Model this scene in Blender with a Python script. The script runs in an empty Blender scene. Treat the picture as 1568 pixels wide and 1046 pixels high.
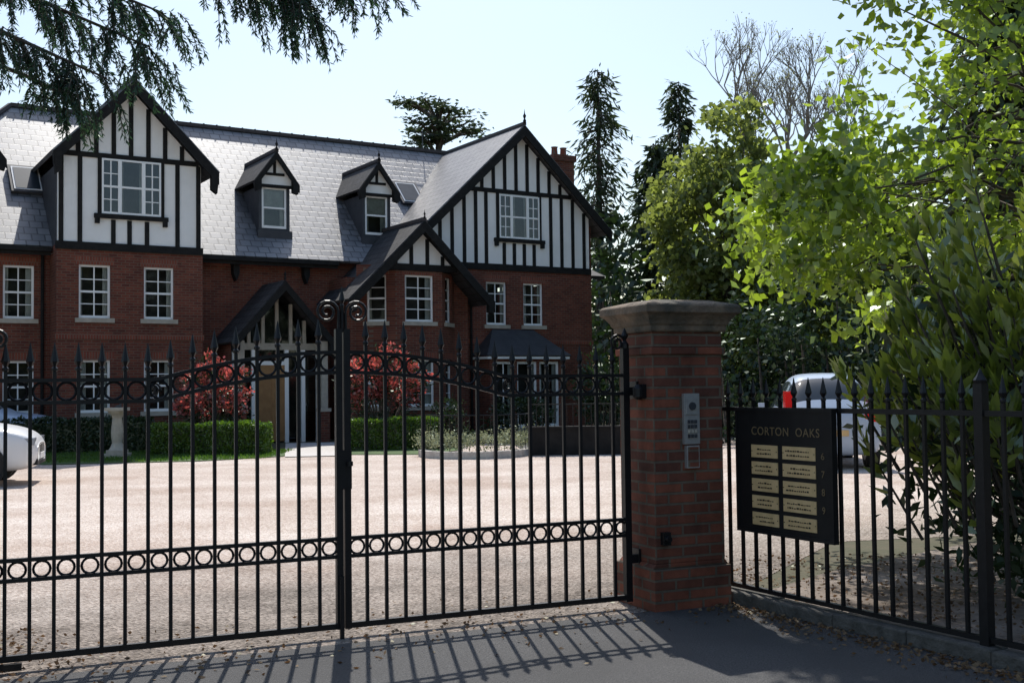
import bpy, math, random
import numpy as np
from mathutils import Matrix, Vector
random.seed(7)
rng = np.random.default_rng(7)
scene = bpy.context.scene
R = math.radians

# ------------------------------------------------------------------ materials
def newmat(name):
    m = bpy.data.materials.new(name); m.use_nodes = True
    nt = m.node_tree; nt.nodes.clear()
    out = nt.nodes.new('ShaderNodeOutputMaterial')
    return m, nt, out

def N(nt, t, **kw):
    n = nt.nodes.new(t)
    for k, v in kw.items():
        if k in n.inputs: n.inputs[k].default_value = v
        else: setattr(n, k, v)
    return n

def rgba(c): return (c[0], c[1], c[2], 1)

def pm(name, c1, c2=None, scale=8, rough=.6, bump=0.0, bscale=None, spec=.5, metal=0, scale2=None, c3=None):
    m, nt, out = newmat(name)
    b = N(nt, 'ShaderNodeBsdfPrincipled', Roughness=rough, Metallic=metal)
    b.inputs['Specular IOR Level'].default_value = spec
    b.inputs['Base Color'].default_value = rgba(c1)
    nt.links.new(b.outputs[0], out.inputs[0])
    tc = N(nt, 'ShaderNodeTexCoord')
    if c2 is not None:
        no = N(nt, 'ShaderNodeTexNoise', Scale=scale, Detail=6.0, Roughness=.65)
        nt.links.new(tc.outputs['Object'], no.inputs['Vector'])
        cr = N(nt, 'ShaderNodeValToRGB')
        cr.color_ramp.elements[0].position = .35; cr.color_ramp.elements[1].position = .65
        cr.color_ramp.elements[0].color = rgba(c1); cr.color_ramp.elements[1].color = rgba(c2)
        nt.links.new(no.outputs['Fac'], cr.inputs[0])
        last = cr.outputs[0]
        if c3 is not None:
            no2 = N(nt, 'ShaderNodeTexNoise', Scale=scale2, Detail=4.0)
            nt.links.new(tc.outputs['Object'], no2.inputs['Vector'])
            cr2 = N(nt, 'ShaderNodeValToRGB')
            cr2.color_ramp.elements[0].position = .4; cr2.color_ramp.elements[1].position = .62
            nt.links.new(no2.outputs['Fac'], cr2.inputs[0])
            mx = N(nt, 'ShaderNodeMixRGB'); mx.inputs[2].default_value = rgba(c3)
            nt.links.new(cr2.outputs[0], mx.inputs[0]); nt.links.new(last, mx.inputs[1])
            last = mx.outputs[0]
        nt.links.new(last, b.inputs['Base Color'])
    if bump:
        nb = N(nt, 'ShaderNodeTexNoise', Scale=bscale or scale * 3, Detail=5.0)
        nt.links.new(tc.outputs['Object'], nb.inputs['Vector'])
        bp = N(nt, 'ShaderNodeBump', Strength=bump, Distance=.02)
        nt.links.new(nb.outputs['Fac'], bp.inputs['Height']); nt.links.new(bp.outputs[0], b.inputs['Normal'])
    return m

def brickmat(name, c1, c2, mortar, axes='xyz', bw=.225, rh=.075, ms=.01, rough=.85, bump=.4, zs=1.0, spec=.3, grime=.5, rvar=0, ior=1.5, gsc=1.3):
    m, nt, out = newmat(name)
    b = N(nt, 'ShaderNodeBsdfPrincipled', Roughness=rough)
    b.inputs['Specular IOR Level'].default_value = spec
    b.inputs['IOR'].default_value = ior
    nt.links.new(b.outputs[0], out.inputs[0])
    tc = N(nt, 'ShaderNodeTexCoord'); sp = N(nt, 'ShaderNodeSeparateXYZ')
    nt.links.new(tc.outputs['Object'], sp.inputs[0])
    cb = N(nt, 'ShaderNodeCombineXYZ')
    if axes == 'xyz':
        ad = N(nt, 'ShaderNodeMath', operation='ADD')
        nt.links.new(sp.outputs[0], ad.inputs[0]); nt.links.new(sp.outputs[1], ad.inputs[1])
        nt.links.new(ad.outputs[0], cb.inputs[0])
    else:
        nt.links.new(sp.outputs[0 if axes == 'x' else 1], cb.inputs[0])
    mu = N(nt, 'ShaderNodeMath', operation='MULTIPLY'); mu.inputs[1].default_value = zs
    nt.links.new(sp.outputs[2], mu.inputs[0]); nt.links.new(mu.outputs[0], cb.inputs[1])
    br = N(nt, 'ShaderNodeTexBrick'); br.offset = .5
    br.inputs['Scale'].default_value = 1; br.inputs['Mortar Size'].default_value = ms
    br.inputs['Brick Width'].default_value = bw; br.inputs['Row Height'].default_value = rh
    br.inputs['Color1'].default_value = rgba(c1); br.inputs['Color2'].default_value = rgba(c2)
    br.inputs['Mortar'].default_value = rgba(mortar); br.inputs['Mortar Smooth'].default_value = .2
    nt.links.new(cb.outputs[0], br.inputs['Vector'])
    no = N(nt, 'ShaderNodeTexNoise', Scale=gsc, Detail=8.0, Roughness=.7)
    nt.links.new(tc.outputs['Object'], no.inputs['Vector'])
    cr = N(nt, 'ShaderNodeValToRGB')
    cr.color_ramp.elements[0].position = .3; cr.color_ramp.elements[1].position = .7
    g = 1 - grime
    cr.color_ramp.elements[0].color = (g, g, g, 1); cr.color_ramp.elements[1].color = (1.15, 1.12, 1.1, 1)
    nt.links.new(no.outputs['Fac'], cr.inputs[0])
    mx = N(nt, 'ShaderNodeMixRGB', blend_type='MULTIPLY'); mx.inputs[0].default_value = 1
    nt.links.new(br.outputs['Color'], mx.inputs[1]); nt.links.new(cr.outputs[0], mx.inputs[2])
    nt.links.new(mx.outputs[0], b.inputs['Base Color'])
    bp = N(nt, 'ShaderNodeBump', Strength=bump, Distance=.012); bp.invert = True
    nt.links.new(br.outputs['Fac'], bp.inputs['Height']); nt.links.new(bp.outputs[0], b.inputs['Normal'])
    if rvar:
        mr = N(nt, 'ShaderNodeMapRange'); mr.inputs[3].default_value = rough - rvar; mr.inputs[4].default_value = rough + rvar
        nt.links.new(no.outputs['Fac'], mr.inputs[0]); nt.links.new(mr.outputs[0], b.inputs['Roughness'])
    return m

def leafmat(name, dark, light, trans=.5, tcol=None, gloss=.08, nscale=.8, grough=.4):
    m, nt, out = newmat(name)
    geo = N(nt, 'ShaderNodeNewGeometry'); tc = N(nt, 'ShaderNodeTexCoord')
    no = N(nt, 'ShaderNodeTexNoise', Scale=nscale, Detail=2.0)
    nt.links.new(tc.outputs['Object'], no.inputs['Vector'])
    a = N(nt, 'ShaderNodeMath', operation='MULTIPLY_ADD'); a.inputs[1].default_value = .5
    nt.links.new(geo.outputs['Random Per Island'], a.inputs[0])
    s = N(nt, 'ShaderNodeMath', operation='MULTIPLY_ADD'); s.inputs[1].default_value = 1.6; s.inputs[2].default_value = -.55
    nt.links.new(no.outputs['Fac'], s.inputs[0]); nt.links.new(s.outputs[0], a.inputs[2])
    cr = N(nt, 'ShaderNodeValToRGB')
    cr.color_ramp.elements[0].color = rgba(dark); cr.color_ramp.elements[1].color = rgba(light)
    nt.links.new(a.outputs[0], cr.inputs[0])
    d = N(nt, 'ShaderNodeBsdfDiffuse'); nt.links.new(cr.outputs[0], d.inputs[0])
    t = N(nt, 'ShaderNodeBsdfTranslucent')
    mc = N(nt, 'ShaderNodeMixRGB', blend_type='MULTIPLY'); mc.inputs[0].default_value = 1
    mc.inputs[2].default_value = rgba(tcol or (1.6, 1.9, .8))
    nt.links.new(cr.outputs[0], mc.inputs[1]); nt.links.new(mc.outputs[0], t.inputs[0])
    mx = N(nt, 'ShaderNodeMixShader'); mx.inputs[0].default_value = trans
    nt.links.new(d.outputs[0], mx.inputs[1]); nt.links.new(t.outputs[0], mx.inputs[2])
    gl = N(nt, 'ShaderNodeBsdfGlossy', Roughness=grough); gl.inputs[0].default_value = (.8, .9, .8, 1)
    m2 = N(nt, 'ShaderNodeMixShader'); m2.inputs[0].default_value = gloss
    nt.links.new(mx.outputs[0], m2.inputs[1]); nt.links.new(gl.outputs[0], m2.inputs[2])
    nt.links.new(m2.outputs[0], out.inputs[0])
    return m

def glassmat(name, tint, fac=.35):
    m, nt, out = newmat(name)
    g = N(nt, 'ShaderNodeBsdfGlossy', Roughness=.03); g.inputs[0].default_value = (.9, .95, 1, 1)
    t = N(nt, 'ShaderNodeBsdfTransparent'); t.inputs[0].default_value = rgba(tint)
    lw = N(nt, 'ShaderNodeLayerWeight', Blend=fac)
    mx = N(nt, 'ShaderNodeMixShader')
    nt.links.new(lw.outputs['Fresnel'], mx.inputs[0])
    nt.links.new(t.outputs[0], mx.inputs[1]); nt.links.new(g.outputs[0], mx.inputs[2])
    nt.links.new(mx.outputs[0], out.inputs[0])
    return m

GA = R(24.2); gx, gy = math.cos(GA), math.sin(GA)
GC = (-1.10, 7.394)
def gl(s, d): return (GC[0]+gx*s-gy*d, GC[1]+gy*s+gx*d)

def drivemat():
    # pale loose gravel that thins out to trodden, dustier tarmac next to the gate
    m, nt, out = newmat('gravel_drive')
    b = N(nt, 'ShaderNodeBsdfPrincipled', Roughness=.95); b.inputs['Specular IOR Level'].default_value = .15
    nt.links.new(b.outputs[0], out.inputs[0])
    tc = N(nt, 'ShaderNodeTexCoord'); ob = tc.outputs['Object']
    def noise(sc, det=4.0, ro=.6):
        n = N(nt, 'ShaderNodeTexNoise', Scale=sc, Detail=det, Roughness=ro); nt.links.new(ob, n.inputs['Vector']); return n.outputs['Fac']
    def ramp(src, p0, c0, p1, c1):
        r = N(nt, 'ShaderNodeValToRGB'); r.color_ramp.elements[0].position = p0; r.color_ramp.elements[1].position = p1
        r.color_ramp.elements[0].color = rgba(c0); r.color_ramp.elements[1].color = rgba(c1); nt.links.new(src, r.inputs[0]); return r.outputs[0]
    def mixc(f, a, c, bt='MIX'):
        x = N(nt, 'ShaderNodeMixRGB', blend_type=bt)
        if isinstance(f, float): x.inputs[0].default_value = f
        else: nt.links.new(f, x.inputs[0])
        nt.links.new(a, x.inputs[1]); nt.links.new(c, x.inputs[2]); return x.outputs[0]
    vo = N(nt, 'ShaderNodeTexVoronoi', Scale=50.0); nt.links.new(ob, vo.inputs['Vector'])
    grav = ramp(vo.outputs['Color'], .1, (.47, .38, .32), .9, (.80, .73, .67))
    patch = ramp(noise(.45, 6.0, .65), .35, (.78, .70, .65), .62, (1.08, 1.07, 1.06))
    grav = mixc(1.0, grav, patch, 'MULTIPLY')
    tar = ramp(vo.outputs['Color'], .1, (.14, .12, .105), .9, (.42, .37, .325))
    tar = mixc(1.0, tar, ramp(noise(1.4, 6.0, .7), .35, (.62, .60, .58), .65, (1.15, 1.12, 1.1)), 'MULTIPLY')
    sp = N(nt, 'ShaderNodeSeparateXYZ'); nt.links.new(ob, sp.inputs[0])
    a = N(nt, 'ShaderNodeMath', operation='MULTIPLY_ADD'); a.inputs[1].default_value = -gy; a.inputs[2].default_value = gy*GC[0]-gx*GC[1]
    nt.links.new(sp.outputs[0], a.inputs[0])
    c = N(nt, 'ShaderNodeMath', operation='MULTIPLY_ADD'); c.inputs[1].default_value = gx
    nt.links.new(sp.outputs[1], c.inputs[0]); nt.links.new(a.outputs[0], c.inputs[2])
    d = N(nt, 'ShaderNodeMath', operation='MULTIPLY_ADD'); d.inputs[1].default_value = 5.0
    nt.links.new(noise(.8, 5.0, .7), d.inputs[0]); nt.links.new(c.outputs[0], d.inputs[2])
    mr = N(nt, 'ShaderNodeMapRange'); mr.inputs[1].default_value = 3.4; mr.inputs[2].default_value = 7.2
    nt.links.new(d.outputs[0], mr.inputs[0])
    col = mixc(mr.outputs[0], tar, grav)
    nt.links.new(col, b.inputs['Base Color'])
    bp = N(nt, 'ShaderNodeBump', Strength=.9, Distance=.02)
    nt.links.new(vo.outputs['Distance'], bp.inputs['Height']); nt.links.new(bp.outputs[0], b.inputs['Normal'])
    return m

BRICK = brickmat('brick', (.21, .060, .036), (.12, .034, .024), (.16, .11, .08), grime=.35)
SOLD = brickmat('soldier_brick', (.25, .07, .042), (.17, .046, .03), (.17, .12, .09), bw=.075, rh=.225, grime=.2)
PBRICK = brickmat('pillar_brick', (.29, .095, .055), (.13, .052, .036), (.17, .13, .095), grime=.6, bump=.8, gsc=2.6)
SLATE = brickmat('slate_main', (.115, .118, .126), (.22, .22, .228), (.018, .018, .02), 'x', bw=.34, rh=.29, ms=.018, rough=.47, zs=1.414, spec=.8, grime=.45, bump=1.0, rvar=.13, ior=1.9)
SLATEW = brickmat('slate_wing', (.10, .10, .11), (.16, .16, .165), (.02, .02, .022), 'y', bw=.34, rh=.29, ms=.016, rough=.5, zs=1.4, spec=.8, grime=.35, bump=.8, ior=1.7)
SLATESH = brickmat('slate_shade', (.035, .036, .04), (.06, .06, .064), (.012, .012, .013), 'y', bw=.34, rh=.29, ms=.014, rough=.7, zs=1.4, spec=.3, grime=.35, bump=.8)  # slate again, coloured darker for the roof slopes in shadow
RENDER = pm('white_render', (.92, .91, .88), (.85, .84, .81), 1.5, .8, .1, 40)
TIMBER = pm('black_timber', (.010, .010, .010), (.02, .019, .018), 6, .75, .2, 30, spec=.2)
WHITE = pm('white_paint', (.9, .9, .88), None, rough=.4)
STONE = pm('stone', (.48, .43, .35), (.36, .32, .26), 5, .85, .3, 40)
CAPST = pm('cap_stone', (.25, .18, .12), (.14, .10, .07), 7, .9, .7, 30, c3=(.075, .065, .048), scale2=4)
LEAD = pm('lead', (.03, .032, .038), (.05, .052, .058), 3, .6)
RIDGE = pm('ridge_tile', (.04, .033, .033), (.065, .05, .048), 9, .7)
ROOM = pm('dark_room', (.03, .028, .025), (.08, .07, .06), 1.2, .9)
CURT = pm('curtain', (.55, .53, .48), (.4, .38, .34), 6, .9)
GLASS = glassmat('window_glass', (.75, .8, .8), .22)
GLASSB = glassmat('dormer_glass', (.75, .8, .8), .42)
SKYGL = pm('rooflight_glass', (.03, .04, .05), (.05, .065, .08), 2, .35, spec=.3)
DOOR = pm('oak_door', (.36, .19, .07), (.28, .14, .05), 5, .5, .1, 20)
IRON = pm('black_iron', (.006, .006, .007), (.011, .011, .012), 20, .42, .05, 60, spec=.35)
STEEL = pm('steel_panel', (.40, .39, .37), (.32, .31, .30), 30, .45, metal=.35)
GRAVEL = drivemat()
ASPH = pm('asphalt', (.05, .05, .052), (.12, .116, .113), 75, .85, .9, 120, c3=(.07, .068, .067), scale2=1.2)
GROUND = pm('earth', (.07, .07, .035), (.10, .085, .05), 3, .95, .5, 12)
SOIL = pm('soil', (.06, .045, .03), (.16, .115, .08), 14, .95, 1, 30, c3=(.26, .215, .18), scale2=1.0)
GRASSG = pm('lawn', (.045, .09, .02), (.075, .13, .03), 3, .9, .6, 60)
PATH = pm('pale_path', (.62, .59, .56), (.5, .46, .42), 20, .9, .4, 50)
CONC = pm('concrete', (.13, .12, .105), (.06, .057, .048), 8, .9, .7, 40)
PALE = pm('pale_kerb', (.55, .52, .47), (.42, .38, .34), 8, .85, .3, 40)
RAMPSH = pm('ramp_shade', (.016, .015, .015), (.028, .026, .025), 4, .9, spec=.2)  # near-black colour carries the shade of the ramp opening
BARK = pm('bark', (.06, .045, .033), (.11, .09, .07), 6, .95, .8, 20)
BARKL = pm('bark_pale', (.33, .29, .24), (.22, .19, .16), 6, .95)
BLACKB = pm('sign_black', (.008, .008, .009), (.015, .015, .015), 8, .5, spec=.3)
CREAM = pm('plate_cream', (.80, .56, .28), (.66, .45, .21), 10, .5)
GOLD = pm('sign_lettering', (.20, .14, .07), None, rough=.5)
INK = pm('plate_ink', (.03, .02, .01), None, rough=.7)
TYRE = pm('tyre', (.015, .015, .015), None, rough=.8)
CHROME = pm('alloy', (.55, .55, .56), None, rough=.25, metal=.9)
CARG = pm('car_glass', (.03, .04, .05), None, rough=.05)
CARW = pm('car_paint_white', (.78, .78, .78), None, rough=.22)
CARB = pm('car_paint_silver', (.48, .56, .68), None, rough=.2)
LAMPR = pm('tail_lamp', (.75, .02, .02), None, rough=.15)
LAMPW = pm('head_lamp', (.35, .37, .4), None, rough=.08)

L_NEAR = leafmat('leaf_beech', (.06, .10, .018), (.25, .32, .05), .62, (1.8, 1.9, .75), .09, 1.6)
L_LAUR = leafmat('leaf_laurel', (.06, .09, .02), (.25, .29, .06), .52, (1.9, 1.9, .8), .15, 1.3, .3)
L_MID = leafmat('leaf_mid', (.065, .085, .025), (.28, .32, .10), .55, (1.6, 1.65, .95), .05, .8)
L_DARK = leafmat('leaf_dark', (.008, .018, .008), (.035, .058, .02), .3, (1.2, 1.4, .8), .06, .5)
L_CON = leafmat('needles', (.022, .036, .018), (.06, .08, .035), .3, (1.3, 1.4, .8), .04, .7)
L_CONN = leafmat('needles_near', (.015, .035, .02), (.05, .095, .055), .35, (1.2, 1.5, 1.0), .05, 2)
L_HEDGE = leafmat('leaf_hedge', (.04, .085, .012), (.14, .22, .025), .4, (1.5, 1.7, .7), .06, 2)
L_RED = leafmat('leaf_red', (.16, .05, .04), (.62, .15, .14), .5, (1.6, 1.1, 1.0), .10, 2.5)
L_BUD = leafmat('leaf_bud', (.16, .17, .07), (.30, .30, .14), .5, (1.2, 1.2, .8), .03, 1)
L_GRASS = leafmat('grass_blades', (.045, .09, .015), (.10, .18, .03), .4, (1.4, 1.6, .7), .03, 1)
L_LIT = leafmat('dead_leaves', (.08, .045, .025), (.28, .18, .10), .2, (1.2, 1, .8), .03, 4)
L_PALE = leafmat('leaf_pale', (.14, .17, .08), (.45, .47, .32), .3, (1, 1, .9), .05, 3)

# ------------------------------------------------------------------ mesh builder
class MB:
    def __init__(s):
        s.v = []; s.f = []; s.mi = []; s.mats = []; s.M = Matrix.Identity(4)
    def mid(s, mat):
        if mat not in s.mats: s.mats.append(mat)
        return s.mats.index(mat)
    def add(s, vs, fs, mat):
        k = s.mid(mat); o = len(s.v)
        s.v += [tuple(s.M @ Vector(p)) for p in vs]
        s.f += [tuple(o + i for i in f) for f in fs]; s.mi += [k] * len(fs)
    def box(s, x0, x1, y0, y1, z0, z1, mat):
        s.add([(x0,y0,z0),(x1,y0,z0),(x1,y1,z0),(x0,y1,z0),(x0,y0,z1),(x1,y0,z1),(x1,y1,z1),(x0,y1,z1)],
              [(0,3,2,1),(4,5,6,7),(0,1,5,4),(1,2,6,5),(2,3,7,6),(3,0,4,7)], mat)
    def extr(s, pts, y0, y1, mat):
        n = len(pts)
        vs = [(x, y0, z) for x, z in pts] + [(x, y1, z) for x, z in pts]
        fs = [tuple(range(n)), tuple(range(2*n-1, n-1, -1))]
        fs += [(i, i+n, (i+1) % n + n, (i+1) % n) for i in range(n)]
        s.add(vs, fs, mat)
    def slab(s, ps, th, mat):
        P = [Vector(p) for p in ps]
        nn = (P[1]-P[0]).cross(P[2]-P[0]).normalized()
        if nn.z < 0: nn = -nn
        n = len(P)
        vs = [tuple(p) for p in P] + [tuple(p - nn*th) for p in P]
        fs = [tuple(range(n)), tuple(range(2*n-1, n-1, -1))]
        fs += [(i, i+n, (i+1) % n + n, (i+1) % n) for i in range(n)]
        s.add(vs, fs, mat)
    def path(s, pts, rad, mat, n=6, caps=True, closed=False):
        pts = [Vector(p) for p in pts]; m = len(pts)
        if not hasattr(rad, '__len__'): rad = [rad]*m
        vs = []; fs = []
        ref = None
        for i, p in enumerate(pts):
            if closed: t = pts[(i+1) % m]-pts[i-1]
            else: t = pts[min(i+1, m-1)]-pts[max(i-1, 0)]
            if t.length < 1e-9: t = Vector((0, 0, 1))
            t.normalize()
            if ref is None: ref = Vector((0, 1, 0)) if abs(t.y) < .9 else Vector((1, 0, 0))
            u = ref - t*ref.dot(t)
            if u.length < 1e-4: u = Vector((1, 0, 0)) - t*t.x
            u.normalize(); w = t.cross(u); ref = u
            for k in range(n):
                a = 2*math.pi*(k+.5)/n
                vs.append(tuple(p + (u*math.cos(a)+w*math.sin(a))*rad[i]))
        R_ = m if closed else m-1
        for i in range(R_):
            j = (i+1) % m
            for k in range(n):
                fs.append((i*n+k, i*n+(k+1) % n, j*n+(k+1) % n, j*n+k))
        if caps and not closed:
            fs.append(tuple(range(n))); fs.append(tuple(range((m-1)*n, m*n)))
        s.add(vs, fs, mat)
    def lathe(s, prof, c, mat, n=12, rot=0, axis='z'):
        vs = []; fs = []
        for r, z in prof:
            for k in range(n):
                a = 2*math.pi*k/n + rot
                if axis == 'z': vs.append((c[0]+r*math.cos(a), c[1]+r*math.sin(a), c[2]+z))
                else: vs.append((c[0]+r*math.cos(a), c[1]+z, c[2]+r*math.sin(a)))
        for i in range(len(prof)-1):
            for k in range(n):
                fs.append((i*n+k, i*n+(k+1) % n, (i+1)*n+(k+1) % n, (i+1)*n+k))
        fs.append(tuple(range(n))); fs.append(tuple(range((len(prof)-1)*n, len(prof)*n)))
        s.add(vs, fs, mat)
    def obj(s, name, parent=None, smooth=False, bevel=0, sub=0):
        me = bpy.data.meshes.new(name)
        me.from_pydata(s.v, [], s.f)
        for m in s.mats: me.materials.append(m)
        me.polygons.foreach_set('material_index', s.mi)
        if smooth: me.polygons.foreach_set('use_smooth', [True]*len(s.f))
        me.update()
        o = bpy.data.objects.new(name, me); scene.collection.objects.link(o)
        if parent: o.parent = parent
        if bevel:
            b = o.modifiers.new('bevel', 'BEVEL'); b.width = bevel; b.segments = 2; b.limit_method = 'ANGLE'
        if sub:
            b = o.modifiers.new('sub', 'SUBSURF'); b.levels = sub; b.render_levels = sub
        return o

def empty(name, loc=(0, 0, 0), rz=0):
    o = bpy.data.objects.new(name, None); scene.collection.objects.link(o)
    o.location = loc; o.rotation_euler = (0, 0, rz); o.empty_display_size = .3
    return o

# ------------------------------------------------------------------ leaves
def unit(a): return a/np.maximum(np.linalg.norm(a, axis=1, keepdims=True), 1e-9)
def leaves(name, P, A, L, W, mat, parent=None, fold=.15):
    P = np.asarray(P, float); n = len(P); A = unit(np.asarray(A, float))
    r = rng.normal(size=(n, 3)); B = unit(np.cross(A, r)); C = np.cross(A, B)
    L = np.broadcast_to(np.asarray(L, float), (n,))[:, None]*rng.uniform(.65, 1.3, (n, 1))
    W = np.broadcast_to(np.asarray(W, float), (n,))[:, None]*rng.uniform(.7, 1.2, (n, 1))
    V = np.empty((n, 4, 3))
    V[:, 0] = P; V[:, 1] = P+A*L*.45+B*W*.5+C*W*fold; V[:, 2] = P+A*L; V[:, 3] = P+A*L*.45-B*W*.5+C*W*fold
    me = bpy.data.meshes.new(name)
    me.vertices.add(4*n); me.vertices.foreach_set('co', V.reshape(-1))
    me.loops.add(4*n); me.loops.foreach_set('vertex_index', np.arange(4*n, dtype=np.int32))
    me.polygons.add(n); me.polygons.foreach_set('loop_start', np.arange(0, 4*n, 4, dtype=np.int32))
    me.polygons.foreach_set('loop_total', np.full(n, 4, dtype=np.int32))
    me.materials.append(mat); me.update(); me.validate()
    o = bpy.data.objects.new(name, me); scene.collection.objects.link(o)
    if parent: o.parent = parent
    return o

def ellip(nc, c, r, inner=.45):
    d = unit(rng.normal(size=(nc, 3)))
    lump = 1 + .16*np.sin(d[:, 0]*5+c[0])*np.cos(d[:, 2]*4.3+c[1]) + .1*np.sin(d[:, 1]*9+d[:, 2]*7)
    k = (inner+(1-inner)*rng.random(nc)**.6)*lump
    return np.array(c)+d*np.array(r)*k[:, None]
def clump_points(C, per, cr):
    n = len(C); cr = np.broadcast_to(np.asarray(cr, float), (n,))
    sc = cr*rng.uniform(.6, 1.3, n)
    P = np.repeat(C, per, axis=0)+rng.normal(size=(n*per, 3))*np.repeat(sc, per)[:, None]*np.array([.5, .5, .36])
    return P

def tree(name, base, crown_c, crown_r, nclump, per, cr, L, W, mat, bark=BARK, trunk_r=.25, nlimb=40, inner=.45, extra=None, flt=None, shade_extra=None, boughs=()):
    e = empty(name)
    C = ellip(nclump, crown_c, crown_r, inner)
    if extra is not None: C = np.vstack([C, extra])
    if flt is not None: C = C[flt(C)]
    CL = C if shade_extra is None else np.vstack([C, shade_extra])
    P = clump_points(CL, per, cr)
    A = rng.normal(size=P.shape); A[:, 2] -= .3
    leaves('foliage', P, A, L, W, mat, e)
    mb = MB(); b = Vector(base); cc = Vector(crown_c)
    top = cc+Vector((0, 0, crown_r[2]*.5))
    fork = b.lerp(cc, .55)
    tp = [b, b.lerp(fork, .5)+Vector((trunk_r*.3, 0, 0)), fork, cc, top]
    mb.path(tp, [trunk_r*1.2, trunk_r*.9, trunk_r*.75, trunk_r*.4, trunk_r*.1], bark, 8)
    idx = rng.choice(len(C), min(nlimb, len(C)), replace=False)
    for i in idx:
        q = Vector(C[i]); st = fork.lerp(top, random.random()*.75)
        mid = st.lerp(q, .5)+Vector((random.uniform(-.3, .3), random.uniform(-.3, .3), random.uniform(0, .5)))*min(1, crown_r[0]/3)
        rr = trunk_r*random.uniform(.08, .17)
        mb.path([st, mid, q], [rr, rr*.6, rr*.15], bark, 5)
    for bp_ in boughs:
        mb.path(bp_, [.07*(1-.8*i/(len(bp_)-1)) for i in range(len(bp_))], bark, 6)
    mb.obj('trunk_and_limbs', e, True)
    return e

def conifer(name, base, h, r, start=.1, nb=150, mat=L_CON, L=.5, W=.14, per=26, droop=.35, top_fat=.7, lean=0):
    e = empty(name); mb = MB(); bx, by, bz = base
    mb.path([(bx, by, bz), (bx+lean*.5, by, bz+h*.5), (bx+lean, by, bz+h)], [h*.018, h*.011, .02], BARK, 7)
    P = []; A = []
    for i in range(nb):
        t = start+(1-start)*(i+random.random())/nb
        z = bz+h*t; ln = r*((1-t)**top_fat+.06)*random.uniform(.35, 1.2); a = random.random()*2*math.pi
        dx, dy = math.cos(a), math.sin(a)
        x0 = bx+lean*t
        p0 = Vector((x0, by, z)); p1 = Vector((x0+dx*ln*.5, by+dy*ln*.5, z-ln*droop*.25)); p2 = Vector((x0+dx*ln, by+dy*ln, z-ln*droop))
        mb.path([p0, p1, p2], [.05, .035, .01], BARK, 4, caps=False)
        for k in range(per):
            u = random.random()**.7
            q = p0.lerp(p1, u*2) if u < .5 else p1.lerp(p2, u*2-1)
            w = .10*ln+.10
            P.append((q.x+random.gauss(0, w), q.y+random.gauss(0, w), q.z+random.gauss(-.1, .16)))
            A.append((dx*.6+random.gauss(0, .45), dy*.6+random.gauss(0, .45), -.6+random.gauss(0, .4)))
    mb.obj('trunk_and_branches', e, True)
    leaves('needle_sprays', P, A, L, W, mat, e)
    return e

def foliage_mass(name, C, per, cr, L, W, mat, stems=True):
    e = empty(name)
    P = clump_points(np.asarray(C, float), per, cr)
    P[:, 2] = np.maximum(P[:, 2], .03)
    leaves('foliage', P, rng.normal(size=P.shape), L, W, mat, e)
    if stems:
        mb = MB()
        for i in range(0, len(C), 4):
            c = C[i]; mb.path([(c[0]+.2, c[1]+.2, 0), (c[0], c[1], c[2])], [.06, .02], BARK, 5)
        mb.obj('stems', e, True)
    return e

# ------------------------------------------------------------------ ground
def sheet(name, pts, z, mat):
    mb = MB(); mb.add([(x, y, z) for x, y in pts], [tuple(range(len(pts)))], mat); return mb.obj(name)
sheet('ground', [(-300, -200), (300, -200), (300, 500), (-300, 500)], 0, GROUND)
sheet('gravel_drive', [gl(-14, -.24), gl(2.95, -.24), (1.75, 8.9), (3.2, 11.5), (12, 13.5), (16, 22), (14, 36), (-3, 31.0), (-16, 23.5), (-22, 10)], .004, GRAVEL)
sheet('asphalt_road', [(-40, -30), (40, -30), (40, -3), (4.6, 3.2), (1.62, 8.40), gl(2.6, -.21), gl(-9, -.21)], .012, ASPH)

# ------------------------------------------------------------------ house
HO = (-10.6, 32.0, 0); HA = math.atan2(.527, .85)
house = empty('brick_house', HO, HA)

def wall(mb, x0, x1, z0, z1, y, holes, mat, rev=.12):
    xs = sorted({x0, x1, *[h[0] for h in holes], *[h[1] for h in holes]})
    zs = sorted({z0, z1, *[h[2] for h in holes], *[h[3] for h in holes]})
    for i in range(len(xs)-1):
        for j in range(len(zs)-1):
            cx, cz = (xs[i]+xs[i+1])/2, (zs[j]+zs[j+1])/2
            if any(h[0] < cx < h[1] and h[2] < cz < h[3] for h in holes): continue
            mb.add([(xs[i], y, zs[j]), (xs[i+1], y, zs[j]), (xs[i+1], y, zs[j+1]), (xs[i], y, zs[j+1])], [(0, 1, 2, 3)], mat)
    for a, b, c, d in holes:
        mb.add([(a, y, c), (b, y, c), (b, y, d), (a, y, d), (a, y+rev, c), (b, y+rev, c), (b, y+rev, d), (a, y+rev, d)],
               [(0, 1, 5, 4), (1, 2, 6, 5), (2, 3, 7, 6), (3, 0, 4, 7)], mat)

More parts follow.
